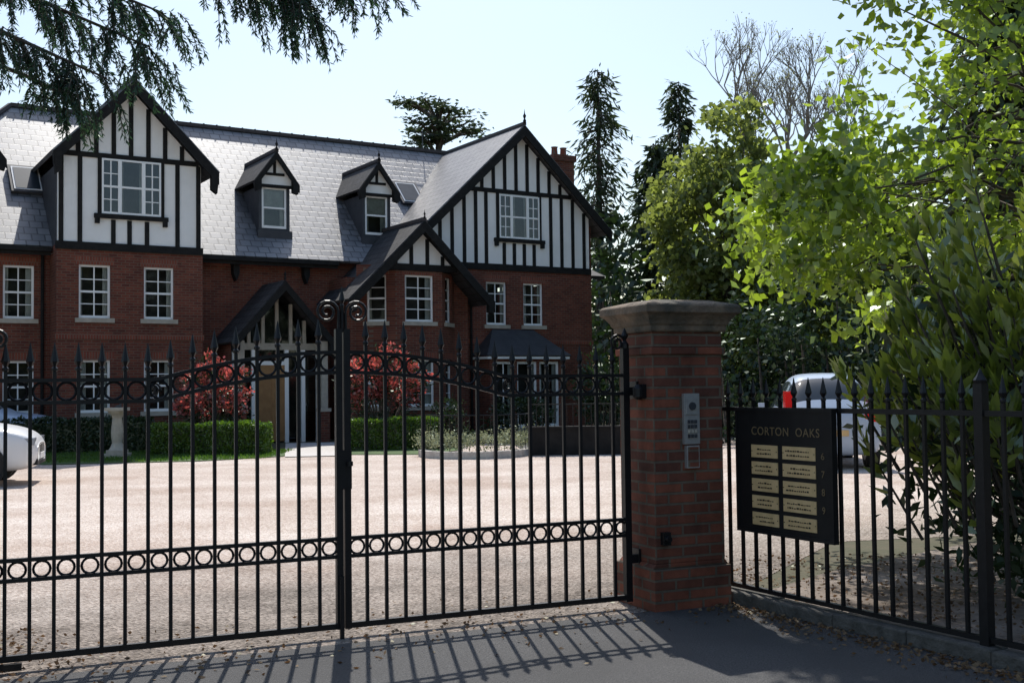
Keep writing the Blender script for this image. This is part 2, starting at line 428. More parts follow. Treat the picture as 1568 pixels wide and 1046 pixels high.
def window(mb, xc, z0, z1, w, yf, cols=2, rt=2, rb=2, back=.5, curtain=True, sill=True, lintel=True, fr=.06, wy=None, glass=None, blind=0):
    x0, x1 = xc-w/2, xc+w/2
    y1 = yf+.06
    mb.box(x0, x0+fr, yf, y1, z0, z1, WHITE); mb.box(x1-fr, x1, yf, y1, z0, z1, WHITE)
    mb.box(x0+fr, x1-fr, yf, y1, z1-fr, z1, WHITE); mb.box(x0+fr, x1-fr, yf-.01, y1, z0, z0+fr*1.3, WHITE)
    zm = (z0+z1)/2; a, b = x0+fr, x1-fr
    mb.box(a, b, yf+.005, y1-.01, zm-.028, zm+.028, WHITE)
    for i in range(1, cols):
        x = a+(b-a)*i/cols
        mb.box(x-.016, x+.016, yf+.012, yf+.05, z0+fr*1.3, zm-.028, WHITE)
        mb.box(x-.016, x+.016, yf+.012, yf+.05, zm+.028, z1-fr, WHITE)
    for (lo, hi, n) in ((z0+fr, zm, rb), (zm, z1-fr, rt)):
        for j in range(1, n):
            z = lo+(hi-lo)*j/n
            mb.box(a, b, yf+.016, yf+.046, z-.013, z+.013, WHITE)
    mb.add([(a, yf+.032, z0), (b, yf+.032, z0), (b, yf+.032, z1), (a, yf+.032, z1)], [(0, 1, 2, 3)], glass or GLASS)
    bk = yf+back
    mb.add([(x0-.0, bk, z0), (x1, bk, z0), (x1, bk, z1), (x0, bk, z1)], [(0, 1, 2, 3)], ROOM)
    if blind:
        cy = yf+(.10 if back > .2 else .042)
        zb_ = z1-(z1-z0)*blind
        mb.add([(a, cy, zb_), (b, cy, zb_), (b, cy, z1), (a, cy, z1)], [(0, 1, 2, 3)], CURT)
    if curtain:
        cy = yf+(.12 if back > .2 else .045)
        n = 6
        cw = w*random.uniform(.10, .24); cw2 = w*random.uniform(.10, .24)
        for (s0, s1) in ((x0+.03, x0+.03+cw), (x1-.03-cw2, x1-.03)):
            vs = []; fs = []
            for i in range(n+1):
                xx = s0+(s1-s0)*i/n; yy = cy+(.012 if i % 2 else 0)
                vs += [(xx, yy, z0), (xx, yy, z1)]
            for i in range(n): fs.append((2*i, 2*i+2, 2*i+3, 2*i+1))
            mb.add(vs, fs, CURT)
    wy = yf-.08 if wy is None else wy
    if sill: mb.box(x0-.1, x1+.1, wy-.07, wy+.10, z0-.12, z0+.004, STONE)
    if lintel:
        mb.box(x0-.1, x1+.1, wy-.006, wy+.05, z1-.003, z1+.22, SOLD)

walls = MB(); win = MB(); tim = MB(); roof = MB(); trim = MB()
ZJ = 5.6
h = []
for xc in (-1.05, .70):
    for (a, b) in ((1.0, 2.45), (3.6, 5.08)):
        h.append((xc-.42, xc+.42, a, b)); window(win, xc, a, b, .84, .08, blind=random.choice([0, 0, .3]))
wall(walls, -2.05, 1.95, 0, ZJ, 0, h, BRICK)
for x in (-2.05, 1.95):
    walls.add([(x, 0, 0), (x, 1, 0), (x, 1, ZJ), (x, 0, ZJ)], [(0, 1, 2, 3)], BRICK)
walls.box(-2.08, 1.98, -.03, 0, 3.02, 3.17, SOLD)
walls.box(-2.09, 1.99, -.04, 0, 0, .35, BRICK)
walls.box(9.6, 15.83, -.03, 0, 3.02, 3.17, SOLD)
h = []
for xc, w in ((-2.85, .8), (-4.9, .8)):
    for (a, b) in ((1.0, 2.45), (3.6, 5.08)):
        h.append((xc-w/2, xc+w/2, a, b)); window(win, xc, a, b, w, 1.08)
wall(walls, -7.0, 2.9, 0, ZJ, 1, h, BRICK)
wall(walls, 2.9, 5.3, 3.2, ZJ, 1, [], BRICK)
wall(walls, 5.3, 10, 0, ZJ, 1, [], BRICK)
walls.add([(-7, 1, 0), (-7, 10, 0), (-7, 10, ZJ), (-7, 1, ZJ)], [(0, 1, 2, 3)], BRICK)
walls.add([(-7, 10, 0), (17.2, 10, 0), (17.2, 10, ZJ), (-7, 10, ZJ)], [(0, 1, 2, 3)], BRICK)
walls.add([(17.2, 2, 0), (17.2, 10, 0), (17.2, 10, ZJ), (17.2, 2, ZJ)], [(0, 1, 2, 3)], BRICK)
wall(walls, 15, 17.2, 0, ZJ, 2, [], BRICK)
h = []
for xc in (11.88, 13.35):
    h.append((xc-.4, xc+.4, 3.64, 5.09)); window(win, xc, 3.64, 5.09, .8, .08)
wall(walls, 9.6, 15.8, 0, ZJ, 0, h, BRICK)
for x in (9.6, 15.8):
    walls.add([(x, 0, 0), (x, 3, 0), (x, 3, 7.2), (x, 0, 7.2)], [(0, 1, 2, 3)], BRICK)
def canted(z0, z1):
    pts = [(6.65, -.3), (7.62, -1.1), (9.22, -1.1), (10.1, -.3)]
    for i in range(3):
        p, q = pts[i], pts[i+1]
        ln = math.hypot(q[0]-p[0], q[1]-p[1]); a = math.atan2(q[1]-p[1], q[0]-p[0])
        M = Matrix.Translation((p[0], p[1], 0)) @ Matrix.Rotation(a, 4, 'Z')
        walls.M = M; win.M = M
        w = 1.0 if i == 1 else .62
        hs = []
        for (za, zb) in ((1.0, 2.45), (3.62, 5.08)):
            hs.append((ln/2-w/2, ln/2+w/2, za, zb)); window(win, ln/2, za, zb, w, .08, cols=2 if i == 1 else 1, back=.35)
        wall(walls, 0, ln, z0, z1, 0, hs, BRICK)
        walls.M = Matrix.Identity(4); win.M = Matrix.Identity(4)
canted(0, 5.4)
wall(walls, 6.3, 6.65, 0, 5.0, -.3, [], BRICK); wall(walls, 10.1, 10.6, 0, 5.0, -.3, [], BRICK)
walls.add([(6.3, -.3, 0), (6.3, 1, 0), (6.3, 1, 5.0), (6.3, -.3, 5.0)], [(0, 1, 2, 3)], BRICK)
walls.add([(10.6, -.3, 0), (10.6, 0, 0), (10.6, 0, 5.0), (10.6, -.3, 5.0)], [(0, 1, 2, 3)], BRICK)

def timbered(y, x0, x1, zb, ax, az, sl, tie, low, short, up, wn=None):
    zr = lambda x: az-sl*abs(x-ax)
    tim.extr([(x0, zb), (x1, zb), (x1, zr(x1)), (ax, az), (x0, zr(x0))], y, y+.12, RENDER)
    bw = .06
    tim.box(x0-.05, x1+.05, y-.06, y+.10, zb-.12, zb+.09, TIMBER)
    if tie:
        xl = max(x0, ax-(az-tie)/sl); xr = min(x1, ax+(az-tie)/sl)
        tim.box(xl, xr, y-.045, y, tie-.07, tie+.07, TIMBER)
    for x in low:
        t = min(tie-.07 if tie else 99, zr(x)-.02)
        if t > zb+.2: tim.box(x-bw, x+bw, y-.035, y, zb+.09, t, TIMBER)
    for x in up:
        if zr(x)-.05 > tie+.12: tim.box(x-bw, x+bw, y-.035, y, tie+.07, zr(x)-.02, TIMBER)
    if wn:
        a, b, c, d = wn
        for x in short: tim.box(x-bw, x+bw, y-.035, y, zb+.09, c-.18, TIMBER)
        tim.box(a-.2, b+.2, y-.12, y, c-.15, c-.03, TIMBER)
        for x in (a-.12, b+.12): tim.box(x-.06, x+.06, y-.11, y, c-.3, c-.15, TIMBER)
        tim.box(a-.10, a, y-.05, y, c-.03, tie-.07, TIMBER); tim.box(b, b+.10, y-.05, y, c-.03, tie-.07, TIMBER)
        ws = (b-a); f_ = [.3, .4, .3]; xx = a
        for i in range(3):
            m = ws*f_[i]
            window(win, xx+m/2, c-.03, d, m, y-.075, cols=1 if i == 1 else 2, rt=2 if i != 1 else 1, rb=2 if i != 1 else 1, back=.07, sill=False, lintel=False, fr=.05,
                   curtain=(i == 1), glass=GLASSB, blind=0)
            xx += m

def barge(ax, az, sl, xl, xr, y0, y1, hgt=.26, mat=TIMBER, foot=0):
    for xe in (xl, xr):
        ze = az-sl*abs(xe-ax)
        tim.extr([(ax, az), (xe, ze), (xe, ze-hgt*1.25), (ax, az-hgt*1.25)], y0, y1, mat)
        if foot:
            s = 1 if xe < ax else -1
            tim.extr([(xe, ze-.05), (xe+s*.22, ze+.15), (xe+s*.22, ze-foot*.8), (xe+s*.06, ze-foot)], y0-.01, y1+.12, mat)

def gable_roof(ax, az, sl, xl, xr, y0, y1, mat, th=.1):
    for xe in (xl, xr):
        ze = az-sl*abs(xe-ax)
        roof.slab([(ax, y0, az), (ax, y1, az), (xe, y1, ze), (xe, y0, ze)], th, mat)
    roof.box(ax-.07, ax+.07, y0, y1, az-.03, az+.07, RIDGE)

def finial(x, y, z, s=1.0):
    trim.lathe([(.05*s, 0), (.06*s, .08*s), (.025*s, .14*s), (.06*s, .24*s), (.02*s, .32*s), (.003, .48*s)], (x, y, z), TIMBER, 8)

timbered(0, -2.02, 1.9, ZJ, -.06, 10.05, 1.02, 8.12,
         [-1.94, -1.45, 1.22, 1.82], [-.56, -.12, .36], [-1.5, -1.02, -.55, -.08, .4, .87, 1.35], (-.88, .74, 6.53, 8.05))
gable_roof(-.06, 10.32, 1.02, -2.26, 2.34, -.42, 5.4, SLATEW)
barge(-.06, 10.26, 1.02, -2.22, 2.30, -.47, -.40, .28, foot=.62)  # end blocks made deep enough to take in the shadow below them
finial(-.06, -.42, 10.36)
for x in (-2.02, 1.9):
    trim.box(x-.03, x+.03, .125, 3, ZJ, 7.8, LEAD)
AX, AZ, SL = 12.82, 10.18, .94
timbered(0, 9.3, 15.72, ZJ, AX, AZ, SL, 8.16,
         [9.75, 10.2, 10.66, 11.1, 11.5, 14.1, 14.55, 15.02, 15.5], [12.2, 12.6, 13.0, 13.4],
         [10.9, 11.35, 11.8, 12.25, 12.7, 13.15, 13.6, 14.05, 14.5], (12.0, 13.6, 6.6, 8.05))
gable_roof(AX, 10.44, SL, 9.1, 16.5, -.42, 5.3, SLATEW)
barge(AX, 10.38, SL, 9.0, 16.4, -.47, -.40, .28)
finial(AX, -.42, 10.48)
timbered(-1.1, 7.15, 9.69, 5.32, 8.42, 6.50, .96, None, [7.6, 8.14, 8.7, 9.24], [], [])
tim.box(7.15, 9.69, -1.12, -.3, 5.2, 5.32, TIMBER)
roof.slab([(8.42, -1.5, 6.76), (8.42, 1.9, 6.76), (5.85, 1.9, 4.24), (5.85, -1.5, 4.24)], .1, SLATESH)
roof.slab([(8.42, -1.5, 6.76), (8.42, 0, 6.76), (10.95, 0, 4.28), (10.95, -1.5, 4.28)], .1, SLATESH)
roof.box(8.35, 8.49, -1.5, 1.6, 6.72, 6.83, RIDGE)
barge(8.42, 6.70, .98, 5.9, 10.9, -1.55, -1.48, .26, foot=.4)
finial(8.42, -1.5, 6.8, .6)
zb = 2.62
hs = []
for i, xc in enumerate((11.62, 12.5, 13.38)):
    hs.append((xc-.4, xc+.4, .22, 2.4)); window(win, xc, .22, 2.4, .8, -.82, cols=2 if i != 1 else 1, rt=1, rb=1, lintel=False, back=.5, fr=.08)
wall(walls, 11.05, 13.95, 0, zb, -.9, hs, BRICK)
for x in (11.05, 13.95): walls.add([(x, -.9, 0), (x, 0, 0), (x, 0, zb), (x, -.9, zb)], [(0, 1, 2, 3)], BRICK)
roof.slab([(10.85, -1.1, 2.6), (14.15, -1.1, 2.6), (13.3, -.02, 3.5), (11.7, -.02, 3.5)], .05, LEAD)
roof.add([(10.85, -1.1, 2.6), (11.7, -.02, 3.5), (10.85, -.02, 2.6)], [(0, 1, 2)], LEAD)
roof.add([(14.15, -1.1, 2.6), (13.3, -.02, 3.5), (14.15, -.02, 2.6)], [(0, 1, 2)], LEAD)
trim.box(10.9, 14.1, -1.05, -.02, 2.48, 2.56, WHITE)

# --- main roof, hipped on the left, verge on the right
E0, E1 = -7.4, 16.0; YE, YB = .55, 10.45; ZE = 5.6; YR = 5.5; ZR = 10.52
rl, rr = -2.45, 16.0
roof.slab([(E0, YE, ZE), (E1, YE, ZE), (rr, YR, ZR), (rl, YR, ZR)], .1, SLATE)
roof.slab([(E0, YB, ZE), (E1, YB, ZE), (rr, YR, ZR), (rl, YR, ZR)], .1, SLATE)
roof.slab([(E0, YE, ZE), (E0, YB, ZE), (rl, YR, ZR)], .1, SLATEW)
walls.add([(15.95, .6, 5.55), (15.95, 10.4, 5.55), (15.95, 5.5, 10.4)], [(0, 1, 2)], BRICK)
roof.slab([(16.0, 1.6, 5.65), (17.6, 1.6, 5.65), (17.6, 6, 7.3), (16.0, 6, 7.3)], .12, SLATESH)
roof.box(rl, rr, YR-.09, YR+.09, ZR-.03, ZR+.09, RIDGE)
x = rl+.2
while x < rr:
    roof.box(x, x+.04, YR-.1, YR+.1, ZR+.09, ZR+.11, RIDGE); x += .45
roof.path([(rl, YR, ZR+.02), (E0, YE, ZE+.02)], .09, RIDGE, 6)
for a, b in ((E0, -2.1), (2.0, 6.4)):
    trim.box(a, b, YE-.12, YE, ZE-.16, ZE-.05, TIMBER)
    trim.box(a, b, YE, YE+.04, ZE-.26, ZE-.1, TIMBER)
trim.add([(E0, YE, ZE-.2), (6.3, YE, ZE-.2), (6.3, 1, ZE-.2), (E0, 1, ZE-.2)], [(0, 1, 2, 3)], WHITE)
for x, y in ((2.12, .93), (-2.25, .93), (15.95, 1.9)):
    trim.path([(x, y, ZE-.15), (x, y, .1)], .045, TIMBER, 8)
trim.path([(10.85, -.08, 5.3), (10.85, -.08, .1)], .04, TIMBER, 8)
for x in (3.2, 5.45):
    trim.extr([(x-.09, 5.35), (x+.09, 5.35), (x+.09, 5.1), (x, 4.85), (x-.09, 5.1)], .72, 1, TIMBER)
    trim.box(x-.12, x+.12, .66, 1, 5.35, 5.42, TIMBER)

def dormer(xc, y=1.3):
    hw = .50; zt = 7.9
    trim.box(xc-hw, xc-.41, y, y+2.2, 6.2, zt, LEAD); trim.box(xc+.41, xc+hw, y, y+2.2, 6.2, zt, LEAD)
    trim.box(xc-.41, xc+.41, y+.01, y+.3, 6.2, 6.58, LEAD)
    trim.box(xc-.56, xc+.56, y-.08, y, 6.2, 6.52, LEAD)
    window(win, xc, 6.6, 7.88, .80, y+.03, cols=1, rt=1, rb=1, back=.4, sill=False, lintel=False, glass=GLASSB, blind=.5)
    sl = 1.35; pk = 8.86
    zr = lambda x: pk-sl*abs(x-xc)
    tim.extr([(xc-.55, 7.88), (xc+.55, 7.88), (xc+.55, zr(xc+.55)), (xc, pk), (xc-.55, zr(xc-.55))], y-.02, y+.1, RENDER)
    tim.box(xc-.58, xc+.58, y-.06, y-.02, 7.86, 7.96, TIMBER)
    tim.box(xc-.045, xc+.045, y-.05, y-.02, 8.33, 8.7, TIMBER)
    tim.box(xc-.32, xc+.32, y-.055, y-.02, 8.25, 8.33, TIMBER)
    gable_roof(xc, 9.0, sl, xc-.72, xc+.74, y-.22, 3.95, SLATESH, .07)
    barge(xc, 8.97, sl, xc-.72, xc+.74, y-.27, y-.21, .19, foot=.30)
    finial(xc, y-.22, 9.02, .8)
for xd in (4.60, 8.10, -3.90): dormer(xd)

def velux(s, d):
    z = ZE+(d-YE)
    trim.M = Matrix.Translation((s, d, z)) @ Matrix.Rotation(R(45), 4, 'X')
    trim.box(-.46, .46, -.64, .64, .01, .10, LEAD); trim.box(-.38, .38, -.55, .55, .10, .115, WHITE); trim.box(-.33, .33, -.50, .50, .115, .125, SKYGL)
    trim.M = Matrix.Identity(4)
velux(-2.42, 2.65); velux(10.3, 3.35)
walls.box(16.05, 16.95, 2.6, 3.3, 0, 10.05, BRICK); walls.box(15.98, 17.02, 2.53, 3.37, 10.05, 10.28, BRICK)
for x in (16.3, 16.7): trim.lathe([(.13, 0), (.11, .3), (.14, .35)], (x, 2.95, 10.28), SOLD, 10)
trim.path([(12.0, 5.5, 10.5), (12.0, 5.5, 11.3)], .02, LEAD, 5); trim.box(11.6, 12.5, 5.49, 5.51, 11.2, 11.22, LEAD)

# --- porch
PC = 4.1; PF = -.95
for s_ in (-1, 1):
    roof.slab([(PC, PF, 4.78), (PC, 1, 4.78), (PC+s_*1.62, 1, 2.95), (PC+s_*1.62, PF, 2.95)], .09, SLATESH)
barge(PC, 4.74, 1.12, PC-1.6, PC+1.6, PF-.07, PF+.01, .22, foot=.3)
finial(PC, PF, 4.78, .7)
for x in (PC-1.42, PC+1.14):
    walls.box(x, x+.28, PF+.1, PF+.4, 0, .9, BRICK); trim.box(x-.03, x+.31, PF+.07, PF+.43, .9, 1.0, STONE)
    trim.box(x+.04, x+.24, PF+.15, PF+.35, 1.0, 3.0, STONE)
ys = -.25
trim.extr([(PC-1.35, 2.75), (PC+1.35, 2.75), (PC+1.35, 2.95), (PC-1.35, 2.95)], ys, ys+.12, STONE)
for x in (-1.3, -.86, -.43, 0, .43, .86, 1.3):
    zt = min(4.6, 4.6-1.12*abs(x)); 
    if zt > 3: trim.box(PC+x-.05, PC+x+.05, ys, ys+.1, 2.95, zt, STONE)
for x in (-1.3, -.72, .3, .82, 1.3):
    trim.box(PC+x-.06, PC+x+.06, ys, ys+.1, 0, 2.75, WHITE)
trim.box(PC-.66, PC+.24, ys+.02, ys+.09, .05, 2.3, DOOR)
for px_ in (-.55, -.16):
    for pz in (.25, 1.25): trim.box(PC+px_, PC+px_+.3, ys+.005, ys+.02, pz, pz+.8, DOOR)
trim.box(PC-.66, PC+.24, ys+.01, ys+.1, 2.3, 2.42, WHITE)
trim.add([(PC-1.3, ys+.05, .1), (PC+1.3, ys+.05, .1), (PC+1.3, ys+.05, 3.2), (PC, ys+.05, 4.6), (PC-1.3, ys+.05, 3.2)], [(0, 1, 2, 3, 4)], GLASSB)
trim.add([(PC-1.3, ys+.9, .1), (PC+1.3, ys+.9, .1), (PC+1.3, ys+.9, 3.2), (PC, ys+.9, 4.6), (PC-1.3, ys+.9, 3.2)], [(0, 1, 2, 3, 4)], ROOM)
for sx in (-1.4, 1.4): walls.add([(PC+sx, ys, 0), (PC+sx, 1, 0), (PC+sx, 1, 3.1), (PC+sx, ys, 3.1)], [(0, 1, 2, 3)], BRICK)

walls.obj('walls', house); win.obj('windows', house); tim.obj('timber_gables', house); roof.obj('roof', house); trim.obj('trim_dormers_porch', house)

# ------------------------------------------------------------------ gate
gate = empty('driveway_gate', (GC[0], GC[1], 0), GA)
LEAF = 2.12; SP = .131; KX = 1.15
def ztop(u):
    u = abs(u); return 1.665 if u > KX else 1.665+.165*(1-(u/KX)**2)
def zband(u): return ztop(u)-.13
def ring(mb, x, z, r, t=.008, n=16, y=0):
    pts = [(x+r*math.cos(2*math.pi*k/n), y, z+r*math.sin(2*math.pi*k/n)) for k in range(n)]
    mb.path(pts, t, IRON, 5, closed=True)
def spear(mb, x, z, s=1.0, y=0):
    mb.lathe([(.013*s, 0), (.019*s, .006*s), (.019*s, .02*s), (.010*s, .03*s), (.025*s, .06*s), (.018*s, .09*s), (.002, .17*s)], (x, y, z), IRON, 6)
def spiral(mb, c, r0, r1, a0, a1, t=.009, n=26, y=0):
    pts = [(c[0]+(r0+(r1-r0)*k/n)*math.cos(a0+(a1-a0)*k/n), y, c[1]+(r0+(r1-r0)*k/n)*math.sin(a0+(a1-a0)*k/n)) for k in range(n+1)]
    mb.path(pts, t, IRON, 6)
for sgn in (-1, 1):
    mb = MB()
    bw = .0105
    a, b = sorted((sgn*.006, sgn*.048)); mb.box(a, b, -.022, .022, .06, 1.98, IRON)
    a, b = sorted((sgn*(LEAF-.05), sgn*LEAF)); mb.box(a, b, -.024, .024, .05, 1.86, IRON)
    a, b = sorted((sgn*.048, sgn*(LEAF-.05)))
    mb.box(a, b, -.018, .018, .062, .098, IRON)
    for z in (.52, .635): mb.box(a, b, -.0145, .0145, z-.0115, z+.0115, IRON)
    us = np.linspace(.048, LEAF-.05, 46)
    for off in (0, -.13):
        for i in range(len(us)-1):
            u0, u1 = us[i], us[i+1]
            z0, z1 = ztop(u0)+off, ztop(u1)+off
            mb.extr([(sgn*u0, z0-.0115), (sgn*u1, z1-.0115), (sgn*u1, z1+.0115), (sgn*u0, z0+.0115)], -.0145, .0145, IRON)
    k = 1
    while k*SP+.03 < LEAF-.06:
        u = k*SP+.026; x = sgn*u; zt = ztop(u)
        mb.box(x-bw, x+bw, -bw, bw, .098, zt+.05, IRON)
        spear(mb, x, zt+.05, 1.0)
        ring(mb, x-sgn*SP/2, .5775, .046)
        ring(mb, x-sgn*SP/2, zband(u-SP/2)+.065, .052)
        k += 1
    x = sgn*(k*SP+.026-SP/2)
    ring(mb, x-sgn*.012, .5775, .04)
    spiral(mb, (sgn*.10, 2.09), .078, .018, math.pi if sgn > 0 else 0, (math.pi if sgn > 0 else 0)-sgn*3.6*math.pi, .009)
    mb.path([(sgn*.026, 0, 1.9), (sgn*.022, 0, 2.09)], .010, IRON, 6)
    spiral(mb, (sgn*(KX+.03), 1.60), .05, .012, 0, 4.5*math.pi, .007, 30, .012)
    spiral(mb, (sgn*(LEAF-.085), 1.90), .062, .015, 0 if sgn > 0 else math.pi, (0 if sgn > 0 else math.pi)+sgn*3.4*math.pi, .010)
    mb.lathe([(.03, 0), (.03, .03), (.01, .06), (.028, .09), (.001, .15)], (sgn*(LEAF-.022), 0, 1.86), IRON, 8)
    for z in (.35, 1.55):
        a, b = sorted((sgn*LEAF, sgn*(LEAF+.07))); mb.box(a, b, -.02, .02, z-.03, z+.03, IRON)
    mb.obj('gate_leaf', gate)
mb = MB()
mb.box(-.05, .05, -.032, -.021, .95, 1.2, IRON); mb.lathe([(.02, 0), (.02, .03)], (.03, -.06, 1.1), IRON, 8)
mb.box(-.035, -.01, -.05, -.022, .0, .4, IRON)
mb.box(-2.05, -1.9, -.06, -.03, .02, .06, IRON)
mb.path([(0, 0, 1.96), (0, 0, 2.14)], .012, IRON, 6); spear(mb, 0, 2.12, .8)
mb.obj('lock_and_finial', gate)

# ------------------------------------------------------------------ pillars
def pillar(s0, keypad=False):
    p = gl(s0, -.24)
    e = empty('brick_gate_pillar', (p[0], p[1], 0), GA)
    W, D = .58, .48; mb = MB()
    mb.box(-.03, W+.03, -.03, D+.03, 0, .30, PBRICK)
    mb.extr([(-.03, .30), (W+.03, .30), (W, .335), (0, .335)], 0, D, PBRICK)
    mb.box(0, W, 0, D, .335, 1.81, PBRICK)
    mb.box(-.02, W+.02, -.02, D+.02, 1.81, 1.86, PBRICK)
    mb.box(-.003, W+.003, -.003, D+.003, 1.86, 1.97, PBRICK)
    mb.obj('shaft', e, bevel=.006)
    c = MB()
    prof = [(.015, 1.97), (.028, 1.98), (.028, 2.015), (.04, 2.025), (.05, 2.05), (.075, 2.085), (.095, 2.10), (.105, 2.105), (.105, 2.155), (.09, 2.17), (-.06, 2.205)]
    vs = []; fs = []
    for o, z in prof: vs += [(-o, -o, z), (W+o, -o, z), (W+o, D+o, z), (-o, D+o, z)]
    for i in range(len(prof)-1):
        for k in range(4): fs.append((i*4+k, i*4+(k+1) % 4, i*4+4+(k+1) % 4, i*4+4+k))
    fs.append((0, 1, 2, 3)); n = len(prof)*4-4; fs.append((n, n+1, n+2, n+3))
    c.add(vs, fs, CAPST); c.obj('stone_cap', e, bevel=.005)
    h_ = MB()
    if keypad:
        x = .30
        h_.box(x-.065, x+.065, -.03, 0, 1.17, 1.53, STEEL)
        h_.box(x-.05, x+.05, -.036, -.03, 1.38, 1.50, STEEL)
        h_.lathe([(.028, 0), (.028, -.01)], (x, -.036, 1.44), LEAD, 12, axis='y')
        for i in range(3):
            for j in range(4): h_.box(x-.038+i*.028, x-.018+i*.028, -.038, -.03, 1.215+j*.034, 1.240+j*.034, LEAD if j != 1 else STONE)
        h_.box(x-.05, x+.055, -.035, 0, 1.0, 1.16, STEEL)
        h_.box(x-.042, x+.047, -.038, -.035, 1.01, 1.15, PBRICK)
        h_.box(-.03, 0, .09, .19, 1.50, 1.60, IRON)
        h_.lathe([(.02, 0), (.04, .02), (.04, .08), (.02, .11)], (-.05, .12, 1.49), IRON, 10)
        h_.box(.04, .10, -.045, 0, .47, .56, IRON)
        h_.lathe([(.022, 0), (.022, -.03)], (.07, -.045, .515), IRON, 12, axis='y')
        h_.box(W, W+.06, .15, .27, 1.36, 1.5, IRON)
    h_.box(-.02, 0, .2, .3, .28, .42, IRON); h_.box(-.02, 0, .2, .3, 1.5, 1.62, IRON)
    h_.obj('fittings', e, bevel=.003)
pillar(2.185, True); pillar(-2.185-.58)

# ------------------------------------------------------------------ fence + sign
FA = math.atan2(-3.4, 1.92)
fence = empty('iron_railing_fence', (1.56, 8.50, 0), FA)
mb = MB(); FL = 5.2
mb.box(0, FL, -.017, .017, .12, .15, IRON); mb.box(0, FL, -.02, .02, 1.395, 1.427, IRON)
x = .06
while x < FL:
    if not (abs(x-2.26) < .05 or abs(x-4.5) < .05):
        mb.box(x-.0105, x+.0105, -.0105, .0105, .15, 1.47, IRON); spear(mb, x, 1.47, .95)
    x += .138
for x in (2.26, 4.5):
    mb.box(x-.03, x+.03, -.03, .03, .0, 1.58, IRON); mb.lathe([(.035, 0), (.04, .02), (.02, .05), (.001, .09)], (x, 0, 1.58), IRON, 8)
mb.obj('railings', fence)
mb = MB(); x = -.05
while x < FL:
    j = random.uniform(-.006, .006)
    mb.box(x, min(x+.595, FL), -.09+j, .07+j, 0, .10+j*.6, CONC); x += .6
mb.obj('kerb', fence, bevel=.012)

sign = empty('name_board_sign', (1.56, 8.50, 0), FA)
mb = MB(); sx0, sx1, sz0, sz1 = .24, 1.15, .57, 1.40; sy = -.035
mb.box(sx0, sx1, sy-.03, sy, sz0, sz1, BLACKB)
mb.box(sx0-.02, sx1+.02, sy-.04, sy+.005, sz1, sz1+.025, BLACKB); mb.box(sx0-.02, sx1+.02, sy-.04, sy+.005, sz0-.025, sz0, BLACKB)
mb.box(sx0-.02, sx0, sy-.04, sy+.005, sz0, sz1, BLACKB); mb.box(sx1, sx1+.02, sy-.04, sy+.005, sz0, sz1, BLACKB)
f = sy-.03
for r in range(5):
    z1 = 1.165-r*.118; z0 = z1-.088
    for (a, b) in ((.385, .65), (.70, 1.01)):
        mb.box(a, b, f-.006, f, z0, z1, CREAM)
        for (cx, cz) in ((a+.008, z0+.044), (b-.008, z0+.044)): mb.box(cx-.003, cx+.003, f-.009, f-.006, cz-.003, cz+.003, INK)
        for q in range(2):
            zz = z0+.022+q*.03; xx = a+.03+random.uniform(0, .05)
            while xx < b-.06:
                w_ = random.uniform(.006, .024); mb.box(xx, xx+w_, f-.008, f-.006, zz, zz+random.uniform(.006, .012), INK); xx += w_+.008
mb.obj('board', sign)
def text(s, x, z, size, par, mat=GOLD):
    c = bpy.data.curves.new('lettering', 'FONT'); c.body = s; c.size = size; c.extrude = .001
    c.materials.append(mat); o = bpy.data.objects.new('lettering', c); scene.collection.objects.link(o)
    o.parent = par; o.location = (x, f-.003, z); o.rotation_euler = (R(90), 0, 0); return o
o = text('CORTON  OAKS', .385, 1.235, .082, sign); o.data.space_character = 1.12
for i, t in enumerate('6789'): text(t, 1.06, 1.09-i*.118, .065, sign)

sheet('soil_bed', [(1.72, 8.55), (3.9, 4.9), (9, 4.6), (11, 12), (4.4, 11.2), (2.6, 9.6)], .016, SOIL)

# ------------------------------------------------------------------ hedges, lawn, shrubs
def hedge(x0, x1, y0, y1, hgt, n, mat=L_HEDGE, rz=0, L=.06, W=.045):
    e = empty('clipped_hedge', ((x0+x1)/2, (y0+y1)/2, 0), rz)
    a, b = (x1-x0)/2, (y1-y0)/2
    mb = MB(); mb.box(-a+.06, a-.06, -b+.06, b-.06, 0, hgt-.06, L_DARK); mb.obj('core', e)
    P = np.empty((n, 3)); ar = np.array([2*a*hgt, 2*a*2*b, 2*b*hgt*2]); k = rng.choice(3, n, p=ar/ar.sum())
    P[:, 0] = rng.uniform(-a, a, n); P[:, 1] = rng.uniform(-b, b, n); P[:, 2] = rng.uniform(0, hgt, n)
    P[k == 0, 1] = -b; P[k == 1, 2] = hgt; s = rng.choice([-1, 1], n); P[k == 2, 0] = (s*a)[k == 2]
    bump = .03*np.sin(P[:, 0]*3.1)+.02*np.sin(P[:, 0]*7.7+1)
    P[:, 2] += np.where(k == 1, bump, 0)
    P += rng.normal(size=P.shape)*.02
    A = rng.normal(size=P.shape); A[:, 2] += .5
    leaves('leaves', P, A, L, W, mat, e)
hedge(-8.7, -6.0, 27.6, 28.4, .74, 12000)
hedge(-4.3, -1.85, 29.1, 29.9, .76, 11000, rz=R(6))
hedge(-16, -9.4, 29.0, 29.7, .85, 9000, mat=L_DARK, rz=R(6), L=.09, W=.06)
sheet('lawn', [(-12.5, 26.4), (-10.2, 24.9), (-7.0, 25.5), (-5.4, 26.9), (-5.6, 29.6), (-9, 29.5), (-12.5, 29.6)], .02, GRASSG)
sheet('lawn', [(-4.0, 27.3), (-2.2, 27.0), (-1.4, 28.4), (-1.4, 30.6), (-4.2, 30)], .02, GRASSG)
